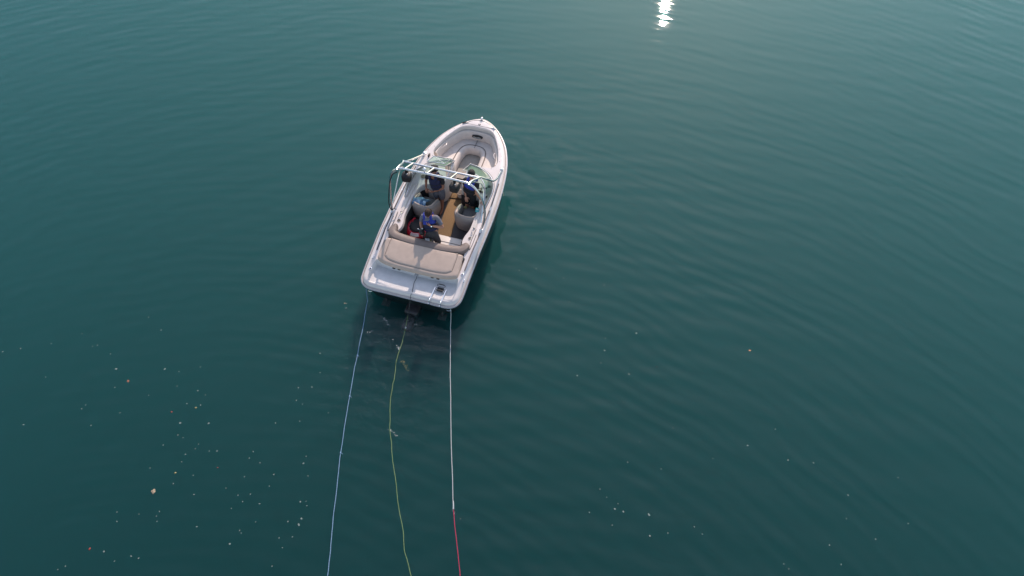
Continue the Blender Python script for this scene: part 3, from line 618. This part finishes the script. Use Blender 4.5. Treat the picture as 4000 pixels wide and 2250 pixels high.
# black cord down the port tower leg
t=empty('safety_cord','black cord hanging down the port leg of the tower','cord',(-1.13,2.05,.95),BM)
mb=MB(); mb.tube([(-.86,2.13,2.19),(-1.0,2.15,2.04),(-1.09,2.12,1.82),(-1.15,2.08,1.5),(-1.18,2.03,1.2),(-1.15,1.99,1.03),(-1.10,1.98,.97)],.012,8); build(mb,'cord','rubber',t)
mb=MB(); mb.tube([(-1.12,1.98,1.0),(-1.06,1.99,1.02),(-1.01,2.03,.99)],.009,6); mb.ball((-1.11,1.98,1.0),(.03,.03,.025),2); build(mb,'loose_end','rubber',t)
# ------------------------------------------------------------ people
def skin(name,chains,mats,parent,sub=2):
    # chains: list of lists of (point, radius); chains share points by value
    V=[];Rr=[];E=[];idx={}
    def vid(p,r):
        k=tuple(round(c,4) for c in p)
        if k not in idx: idx[k]=len(V); V.append(Vector(p)); Rr.append(r)
        return idx[k]
    for ch in chains:
        ids=[vid(p,r) for p,r in ch]; E+=list(zip(ids,ids[1:]))
    me=bpy.data.meshes.new(name); me.from_pydata(V,E,[]); o=bpy.data.objects.new(name,me); COL.objects.link(o)
    md=o.modifiers.new('s','SKIN'); md.use_smooth_shade=True
    for i,sv in enumerate(me.skin_vertices[0].data):
        r=Rr[i]; sv.radius=r if hasattr(r,'__len__') else (r,r); sv.use_root=(i==0)
    m2=o.modifiers.new('u','SUBSURF'); m2.levels=sub; m2.render_levels=sub
    dg=bpy.context.evaluated_depsgraph_get(); ev=o.evaluated_get(dg); nm=bpy.data.meshes.new_from_object(ev)
    vs=[v.co.copy() for v in nm.vertices]; fs=[tuple(p.vertices) for p in nm.polygons]
    bpy.data.objects.remove(o); bpy.data.meshes.remove(me); bpy.data.meshes.remove(nm)
    mb=MB(); mb.add(vs,fs); return mb
def headmesh(mb,c,rot,s,mi_skin=0):
    # head about c, facing -Y before rot; s = head height
    def X(p): return Vector(c)+rot@(Vector(p)*s)
    bm=bmesh.new(); bmesh.ops.create_uvsphere(bm,u_segments=24,v_segments=18,radius=.5)
    for v in bm.verts:
        x,y,z=v.co; wv=.74 if z>-.1 else .74-.50*(-z-.1)
        x*=wv; y*=.88
        if y<0 and z<-.05: y*=.94; 
        if y>0 and z<-.15: y*=.7
        v.co=X((x,y,z))
    bm.verts.ensure_lookup_table(); mb.add([v.co for v in bm.verts],[tuple(v.index for v in f.verts) for f in bm.faces],mi_skin); bm.free()
    # nose, brow, eyes, mouth, ears
    mb.add([X(p) for p in ((-.05,-.42,-.14),(.05,-.42,-.14),(0,-.43,.04),(0,-.54,-.11),(0,-.44,-.16))],[(0,3,2),(3,1,2),(0,4,3),(4,1,3)],mi_skin)
    for sx in (-1,1):
        q=bmesh.new(); bmesh.ops.create_icosphere(q,subdivisions=1,radius=1); vs=[X((sx*.14+v.co.x*.055,-.405+v.co.y*.03,.01+v.co.z*.03)) for v in q.verts]; fs=[tuple(v.index for v in f.verts) for f in q.faces]; mb.add(vs,fs,2); 
        mb.add([X((sx*.14+v.co.x*.024,-.432+v.co.y*.015,.01+v.co.z*.026)) for v in q.verts],fs,1)
        mb.add([X((sx*.38+v.co.x*.035,.02+v.co.y*.07,-.02+v.co.z*.11)) for v in q.verts],fs,mi_skin)
        mb.add([X((sx*.14+v.co.x*.075,-.42+v.co.y*.02,.085+v.co.z*.015)) for v in q.verts],fs,1); q.free()
    q=bmesh.new(); bmesh.ops.create_icosphere(q,subdivisions=1,radius=1); mb.add([X((v.co.x*.085,-.405+v.co.y*.03,-.25+v.co.z*.025)) for v in q.verts],[tuple(v.index for v in f.verts) for f in q.faces],3); q.free()
def hairmesh(c,rot,s,long=0.0,cap=False):
    mb=MB()
    def X(p): return Vector(c)+rot@(Vector(p)*s)
    bm=bmesh.new(); bmesh.ops.create_uvsphere(bm,u_segments=36,v_segments=26,radius=.5)
    kill=[]
    for v in bm.verts:
        x,y,z=v.co; th=1.10+(0 if cap else .05*noise.noise(v.co*9)+.035*noise.noise(v.co*25))
        lim=.14 if y<-.22 else (-.05 if y<.05 else -.26)
        if z<lim: kill.append(v)
        v.co=X((x*.76*th,y*.90*th,z*th+.01))
    bmesh.ops.delete(bm,geom=kill,context='VERTS'); bm.verts.ensure_lookup_table()
    mb.add([v.co for v in bm.verts],[tuple(v.index for v in f.verts) for f in bm.faces]); bm.free()
    if cap: # peak of the cap
        pk=[[X((math.sin(a)*.40,-.40-q*math.cos(a)*.34,.17-q*.06)) for a in [R(-60+12*k) for k in range(11)]] for q in (0,.5,1)]
        mb.loft(pk,False); pk2=[[p-rot@Vector((0,0,.02*s)) for p in r] for r in pk]; mb.loft(list(reversed(pk2)),False); mb.loft([pk[2],pk2[2]],False)
    return mb
def hand(mb,w,d,side,palmn,curl,s=1.0,mi=0,spread=1):
    """w wrist, d direction of the fingers, side direction towards the thumb, palmn out of the palm"""
    w=Vector(w); d=Vector(d).normalized(); side=Vector(side); side=(side-d*side.dot(d)).normalized(); pn=side.cross(d).normalized()
    if pn.dot(Vector(palmn))<0: pn=-pn
    L=.085*s
    pr=[]
    for t,wd,th in ((-.02,.022,.017),(.0,.026,.017),(.35,.037,.016),(.75,.040,.014),(1.0,.038,.011)):
        p=w+d*L*t; pr.append([p+side*wd*s*math.cos(2*math.pi*k/12)+pn*th*s*math.sin(2*math.pi*k/12) for k in range(12)])
    mb.loft(pr,True,True,True,mi)
    for k,(o_,ln) in enumerate(((.028,.070),(.010,.078),(-.009,.072),(-.027,.057))):
        p=w+d*L*.93+side*o_*s; dd=(d+side*o_*2*spread).normalized(); pts=[p]; a=0
        for fr in (.45,.32,.25):
            a+=curl; q=(dd*math.cos(a)+pn*math.sin(a)).normalized(); p=p+q*ln*s*fr; pts.append(p)
        mb.tube(pts,lambda t:(.0095-.0025*t)*s,8,mi,2)
    p=w+d*L*.25+side*.030*s; q1=(d*.6+side*.8+pn*.2).normalized(); q2=(d*.85+side*.3+pn*.45).normalized()
    mb.tube([p-side*.01*s,p+q1*.030*s,p+q1*.030*s+q2*.026*s,p+q1*.030*s+q2*.05*s],lambda t:(.0125-.004*t)*s,8,mi,2)
def person(label,pel,chest,neck,headc,hrot,hs,arms,legs,skinm,hairm,shirtm,vestm,shortm,cap=False,sleeve=.75,vestseg=True,shortlen=.85,b=1.0,facing=Vector((0,-1,0)),foot=Vector((0,-1,0)),shoe=None):
    pel,chest,neck=Vector(pel),Vector(chest),Vector(neck); mid=(pel+chest)/2
    rt=empty('person',label,'person',(legs[0][2][0],legs[0][2][1],legs[0][2][2]),BM)
    rt_base=BASE[rt.name]
    ch=[[(mid,.105*b),(chest,(.135*b,.105*b)),(neck-(neck-chest)*.25,.075*b),(neck,.050*b),(Vector(headc)*.45+neck*.55,.045*b)],[(mid,.105*b),(pel,(.125*b,.105*b))]]
    mb_h=MB()
    for sh,el,wr,hd,side,pn,curl in arms:
        sh,el,wr=Vector(sh),Vector(el),Vector(wr)
        ch.append([(chest,(.135*b,.105*b)),(sh,.058*b),(sh.lerp(el,.5),.046*b),(el,.038*b),(el.lerp(wr,.35),.037*b),(wr,.024*b)])
        hand(mb_h,wr,hd,side,pn,curl,b)
    for hp,kn,an in legs:
        hp,kn,an=Vector(hp),Vector(kn),Vector(an)
        ch.append([(pel,(.125*b,.105*b)),(hp,.088*b),(hp.lerp(kn,.5),.072*b),(kn,.052*b),(kn.lerp(an,.35),.052*b),(an+Vector((0,0,.07)),.034*b),(an+Vector((0,0,.035))+foot*.03,.036*b),(an+Vector((0,0,.028))+foot*.12*b,.034*b),(an+Vector((0,0,.02))+foot*.19*b,.022*b)])
    mb=skin('body',ch,None,rt); mb.m=[0]*len(mb.f); mb.add(mb_h.v,mb_h.f,0)
    headmesh(mb,headc,hrot,hs)
    build(mb,'body',[skinm,'eye','eyew','lip'],rt,ang=180)
    build(hairmesh(headc,hrot,hs,cap=cap),'cap' if cap else 'hair',hairm,rt,ang=180)
    # shirt
    c2=[[(mid,.115*b),(chest,(.148*b,.118*b)),(neck-(neck-chest)*.22,.078*b)],[(mid,.115*b),(pel+Vector((0,0,-.02)),(.138*b,.122*b))]]
    for sh,el,wr,*_ in arms:
        sh,el=Vector(sh),Vector(el); c2.append([(chest,(.148*b,.118*b)),(sh,.068*b),(sh.lerp(el,.5),.060*b),(sh.lerp(el,sleeve),.056*b)])
    build(skin('shirt',c2,None,rt),'shirt',shirtm,rt,ang=180)
    # shorts
    c3=[[(pel+Vector((0,0,.15*b)),(.130*b,.115*b)),(pel-Vector((0,0,.02)),(.142*b,.122*b))]]
    for hp,kn,an in legs:
        hp,kn=Vector(hp),Vector(kn); c3.append([(pel-Vector((0,0,.02)),(.142*b,.122*b)),(hp,.104*b),(hp.lerp(kn,.5),.092*b),(hp.lerp(kn,shortlen),.084*b)])
    build(skin('shorts',c3,None,rt),'shorts',shortm,rt,ang=180)
    # life vest: a padded shell round the trunk with shoulder straps
    ax=(chest-pel).normalized(); rtv=(Vector(arms[1][0])-Vector(arms[0][0])); rtv=(rtv-ax*rtv.dot(ax)).normalized(); fw=ax.cross(rtv).normalized()
    if fw.dot(facing)<0: fw=-fw
    mbv=MB(); lo=mid-ax*.10*b; hi=chest+ax*.06*b; n=28; rings=[]
    K=18
    for k in range(K+1):
        t=k/K; p=lo.lerp(hi,t); puff=1+.045*abs(math.sin(t*math.pi*4)); wv=(.165 if t<.75 else .165-.05*(t-.75)/.25)*b*puff; dv=(.138 if t<.8 else .138-.03*(t-.8)/.2)*b*puff
        if k in (0,K): wv*=.93; dv*=.93
        rings.append([p+rtv*wv*math.copysign(abs(math.cos(a))**.8,math.cos(a))+fw*dv*math.copysign(abs(math.sin(a))**.8,math.sin(a)) for a in [2*math.pi*q/n for q in range(n)]])
    mbv.loft(rings,True); mbv.m=[0]*len(mbv.f)
    for f0 in range(len(mbv.f)):
        if (f0//n)>K*.55: mbv.m[f0]=1
    for sx in (-1,1):
        a=hi+rtv*sx*.085*b
        mbv.tube([a+fw*.10*b-ax*.02,a+fw*.085*b+ax*.06*b,a+ax*.105*b,a-fw*.085*b+ax*.06*b,a-fw*.10*b-ax*.02],.036*b,10,1)
    vs=build(mbv,'life_vest',vestm,rt,ang=60)
    for t in (.22,.5):
        mb=MB(); p=lo.lerp(hi,t); mb.tube([p+rtv*.172*b*math.copysign(abs(math.cos(a))**.8,math.cos(a))+fw*.144*b*math.copysign(abs(math.sin(a))**.8,math.sin(a)) for a in [2*math.pi*q/24 for q in range(24)]],.010*b,6,smooth=0,closed=True)
        build(mb,'belt','rubber',vs)
    return rt
fx=Vector
# boy standing at the stern seat, head bowed, facing aft
kid=person('boy in blue life vest standing at the rear backrest with head bowed',
 (.04,1.63,.90),(-.06,1.78,1.20),(-.05,1.79,1.33),(-.03,1.735,1.485),Matrix.Rotation(R(38),3,'X')@Matrix.Rotation(R(0),3,'Z'),.215,
 [((-.215,1.79,1.265),(-.275,1.74,1.04),(-.185,1.60,.93),(.35,-.9,-.1),(.9,.3,.1),(0,0,-1),.35),
  ((.115,1.84,1.275),(.30,1.74,1.06),(.05,1.615,1.185),(-1,.05,.10),(0,-.3,1),(0,1,0),.30)],
 [((-.05,1.62,.84),(-.10,1.60,.58),(-.10,1.66,.302)),((.13,1.62,.84),(.20,1.60,.58),(.19,1.66,.302))],
 'skin','hair','tee',['vestd','vest'],'shorts',sleeve=.80,shortlen=.98,b=.92,foot=Vector((0,-1,0)))
# what he holds and wears
mb=MB(); c=Vector((.075,1.625,1.178)); q=Matrix.Rotation(R(0),3,'X')
mb.tube([c+Vector((0,.024*math.cos(a),.024*math.sin(a))) for a in [2*math.pi*k/16 for k in range(16)]],.008,6,smooth=0,closed=True); mb.cyl((c.x-.006,c.y-.028,c.z+.012),.015,.008,14,1,rot=Matrix.Rotation(R(60),3,'X').to_euler())
build(mb,'wristwatch',['black','chrome'],kid)
t=empty('camera','black camera with hanging strap held at the waist of the boy','camera',(-.19,1.56,.86),BM)
mb=MB(); mb.box((-.17,1.54,.98),(.12,.10,.16),Matrix.Rotation(R(20),3,'Z').to_euler(),.03,seg=3); mb.cyl((-.15,1.50,1.03),.045,.09,18,rot=Matrix.Rotation(R(50),3,'X').to_euler(),bev=.008); build(mb,'body','black',t)
mb=MB(); mb.ball((-.155,1.55,1.09),(.018,.018,.012),2); build(mb,'button','white',t)
mb=MB(); mb.tube([(-.22,1.56,1.02),(-.27,1.56,1.03),(-.30,1.58,1.01),(-.27,1.60,.99)],.008,6); build(mb,'hook','chrome',t)
mb=MB(); mb.tube([(-.13,1.52,.93),(-.11,1.48,.85),(-.10,1.46,.75),(-.105,1.45,.70)],.018,8); build(mb,'strap','black',t)
# man leaning over the port console side
person('dark-haired person in navy life vest standing over the port seat in grey shorts',
 (-.25,2.93,.98),(-.33,2.94,1.33),(-.33,2.96,1.50),(-.31,2.94,1.665),Matrix.Rotation(R(-35),3,'Z')@Matrix.Rotation(R(38),3,'X'),.225,
 [((-.50,2.95,1.42),(-.60,3.0,1.15),(-.58,2.90,.98),(.3,-.6,-.5),(.9,0,.2),(0,-.4,-1),.4),
  ((-.14,2.96,1.43),(-.10,2.86,1.15),(-.34,2.80,1.02),(-.9,-.3,-.2),(0,-.4,.9),(0,.6,-.6),.4)],
 [((-.34,2.93,.92),(-.35,2.96,.60),(-.33,2.97,.302)),((-.17,2.93,.92),(-.20,2.93,.62),(-.20,2.86,.302))],
 'skin2','hairb','teed',['vestd','vestd'],'shortsg',sleeve=.7,b=.95,facing=Vector((-.3,-1,0)))
# driver
person('person in blue life vest and black clothes standing at the starboard wheel',
 (.50,3.02,.98),(.57,3.05,1.33),(.58,3.07,1.50),(.585,3.05,1.655),Matrix.Rotation(R(15),3,'Z')@Matrix.Rotation(R(30),3,'X'),.225,
 [((.40,3.06,1.42),(.38,3.02,1.15),(.46,2.90,.98),(.3,-.6,-.4),(.9,.2,.2),(0,0,-1),.4),
  ((.745,3.0,1.42),(.72,2.93,1.17),(.865,2.90,.965),(.6,-.6,-.4),(-.6,-.5,.3),(0,0,-1),.25)],
 [((.44,3.02,.92),(.44,3.0,.62),(.40,2.98,.302)),((.60,3.02,.92),(.60,2.97,.62),(.58,2.95,.302))],
 'skin','hairb','teed',['teed','vest'],'teed',sleeve=.6,b=.95,shortlen=1.0,cap=False)  # vest body takes the shirt's black, shade painted in; straps stay blue
# ------------------------------------------------------------ ropes on the water
def wob(pts,seed,a=.010,k=7):
    P=catmull([(x,y,.008) for x,y in pts],k); out=[]
    for i,p in enumerate(P):
        n_=noise.noise(Vector((p.x*1.3,p.y*2.2,seed))); out.append(p+Vector((n_*a*1.6+noise.noise(Vector((p.y*6,seed,0)))*a*.6,0,0)))
    return out
bl=lambda x,y,z:BM@Vector((x,y,z))
t=empty('tow_rope','thin pale blue rope trailing from the port stern corner','tow rope',(-3.41,8.6,0),I4)
mb=MB(); P=[bl(-1.06,.10,.30),bl(-1.08,.06,.26)]+wob([(-3.405,9.12)]+BLUE[1:],1); mb.tube(P,.0078,6,smooth=0); build(mb,'line','blue',t)
for x,y in ((-3.49,6.62),(-3.50,5.35),(-3.46,7.63)):
    mb=MB(); mb.ball((x,y,.010),(.014,.02,.011),2); mb.tube([(x,y,.014),(x+.03,y-.01,.012),(x+.05,y-.03,.008)],.006,5); build(mb,'knot','blue',t)
t=empty('tow_rope','thin green rope trailing in a curve from the centre tow eye','tow rope',(-2.45,8.5,0),I4)
g=wob(GREEN,2,.013)
mb=MB(); mb.tube([bl(.01,.57,.58),bl(.03,.52,.54),bl(.02,.40,.53),bl(.05,.25,.53),bl(.085,.10,.545),bl(.095,.02,.58),bl(.10,-.06,.50),bl(.10,-.22,.30)]+[g[0]+Vector((0,.12,.06)),g[0]],.006,6,smooth=3); build(mb,'grey_end','ropek',t)  # stretch by the tow eye, dark grey where the rest is green
mb=MB(); mb.tube(g,.0062,6,smooth=0); build(mb,'line','green',t)
mb=MB(); mb.ball((-2.44,8.36,.014),(.02,.026,.015),2); build(mb,'knot','ropew',t)
t=empty('tow_rope','white rope with red end trailing from the starboard stern corner','tow rope',(-1.4,8.6,0),I4)
mb=MB(); P=[bl(1.02,.06,.30),bl(1.045,-.02,.22),bl(1.065,-.12,.08)]+wob([(-1.41,8.36)]+WHITE[1:],3,.006); mb.tube(P,.0078,6,smooth=0); build(mb,'white_section','ropew',t)
mb=MB(); mb.tube(wob(RED,4,.008),.0074,6,smooth=0); build(mb,'red_section','roper',t)
mb=MB(); mb.tube([(-1.15,4.36,.012),(-1.14,4.27,.018),(-1.14,4.20,.014)],.012,8); mb.ball((-1.14,4.22,.012),(.017,.02,.012),2); build(mb,'knot','ropew',t)
# ------------------------------------------------------------ flecks and leaves on the lake
def blobmesh(name,m,r,n=9,flat=.25,seed=0,el=1.3):
    rn=random.Random(seed); k=[r*(.7+.5*rn.random()) for _ in range(n)]
    mb=MB(); rg=lambda s,z:[(k[i]*s*el*math.cos(2*math.pi*i/n),k[i]*s*math.sin(2*math.pi*i/n),z) for i in range(n)]
    mb.loft([rg(.9,-.002),rg(1,.002),rg(.8,r*flat),rg(.4,r*flat*1.3)],True,True,True); return mb
FM=[]
for i in range(8):
    o=build(blobmesh('fleck','fleck',.0095,8,.3,i,1.0+.12*i),'foam_fleck','fleck'); FM.append(o.data); bpy.data.objects.remove(o)
G='pale flecks floating on the lake'
rn=random.Random(3)
for i,(x,y,s) in enumerate(FL):
    o=bpy.data.objects.new('foam_fleck',FM[i%8]); COL.objects.link(o); o.location=(x,y,0); k=s*(.85+.4*rn.random()); o.scale=(k,k,1); o.rotation_euler=(0,0,rn.random()*6)
    tag(o,'larger pale fleck floating on the dark green lake' if s>1.5 else 'tiny pale fleck floating on the dark green lake','floating fleck',G)
def leaf(name,m,x,y,L,label,cat='leaf',tufts=1,rot=0.0):
    mb=MB(); rr=random.Random(int(x*100))
    for q in range(tufts):
        a=rot+(0 if tufts==1 else rr.random()*6.28); cx=(0 if tufts==1 else (rr.random()-.5)*L*.9); cy=(0 if tufts==1 else (rr.random()-.5)*L*.9)
        K=9; up=[];dn=[]
        for i in range(K):
            t=i/(K-1); wd=L*.30*math.sin(math.pi*min(1,t*.97+.015))**.8; u=(t-.5)*L*(1 if tufts==1 else .7); z=.004+.006*math.sin(t*5)
            up.append((u,wd,z)); dn.append((u,-wd,z+.001))
        mid_=[(p[0],0,p[2]+.004) for p in up]
        rg=[up,mid_,dn]; X_=Matrix.Translation((x+cx,y+cy,0))@Matrix.Rotation(a,4,'Z')
        rg=[[X_@Vector(p) for p in r] for r in rg]; mb.loft(rg,False)
        mb.loft([[p-Vector((0,0,.0025)) for p in r] for r in reversed(rg)],False)
    return solo(mb,name,m,label,cat,(x,y,0),I4)
leaf('leaf_clump','leaft',-7.07,4.56,.075,'tan clump of dead leaves floating alone at lower left','leaf clump',5)
leaf('leaf','leafb',-8.37,6.99,.085,'curled brown leaf afloat highest among the leaves at far left','leaf',1,2.2)
leaf('leaf','leafr',-7.21,6.26,.045,'small bright red leaf afloat left of the blue rope','leaf',1,.4)
leaf('leaf','leafr',-7.94,3.46,.060,'dark red leaf afloat near the bottom left of the picture','leaf',1,1.7)
leaf('leaf','leafy',-6.71,6.36,.055,'yellowish torn leaf beside the small bright red leaf','leaf',2,.4)
leaf('leaf','leafy',-6.76,4.93,.045,'pale yellow leaf scrap just above the tan leaf clump','leaf',2,.4)
leaf('leaf','leafr',-5.93,5.04,.032,'tiny pinkish leaf bit between tan leaf clump and blue rope','leaf',1,.4)
leaf('leaf','leafo',5.34,7.76,.062,'single orange leaf floating right of the boat','leaf',1,.1)
leaf('leaf','leafr',3.20,7.34,.028,'tiny maroon leaf bit floating left of the orange leaf','leaf',1,.4)
leaf('leaf','leaft',-3.94,9.04,.040,'small tan leaf floating off the port stern corner','leaf',1,.4)
def foam(x,y,n,L,ang,label,m='foam'):
    mb=MB(); rr=random.Random(int(abs(x*100)+y*10))
    for i in range(n):
        u=(rr.random()-.5)*L; v=(rr.random()-.5)*L*.22; c_=(x+u*math.cos(ang)-v*math.sin(ang),y+u*math.sin(ang)+v*math.cos(ang)); r=.003+.008*rr.random()**2
        mb.ball((c_[0],c_[1],.002),(r*1.4,r,.004),1)
    solo(mb,'foam_patch',[m],label,'foam',(x,y,0),I4)
foam(-2.90,8.48,26,.45,-1.0,'string of white bubbles just behind the platform, by the blue rope')
foam(-3.24,8.26,10,.16,.3,'small knot of bubbles nearest the blue rope behind the boat')
foam(-2.23,8.45,7,.12,.0,'few bubbles between the green rope and the white rope')
foam(-2.62,7.92,18,.32,-.9,'thin bubbles left of the green rope behind the boat')
foam(-2.38,7.40,40,.36,-.95,'dense creamy bubble streak right of the green rope','leafy')
foam(-2.48,5.80,16,.26,-.6,'bubbles scattered across the middle of the green rope')
foam(-1.08,4.12,10,.28,-.8,'faint bubbles by the white and red rope knot')
foam(-.28,12.66,9,.22,-.9,'bright bubbles touching the starboard hull side near the bow')
foam(-.70,10.05,5,.12,.6,'glinting bubble bits beside the starboard quarter')
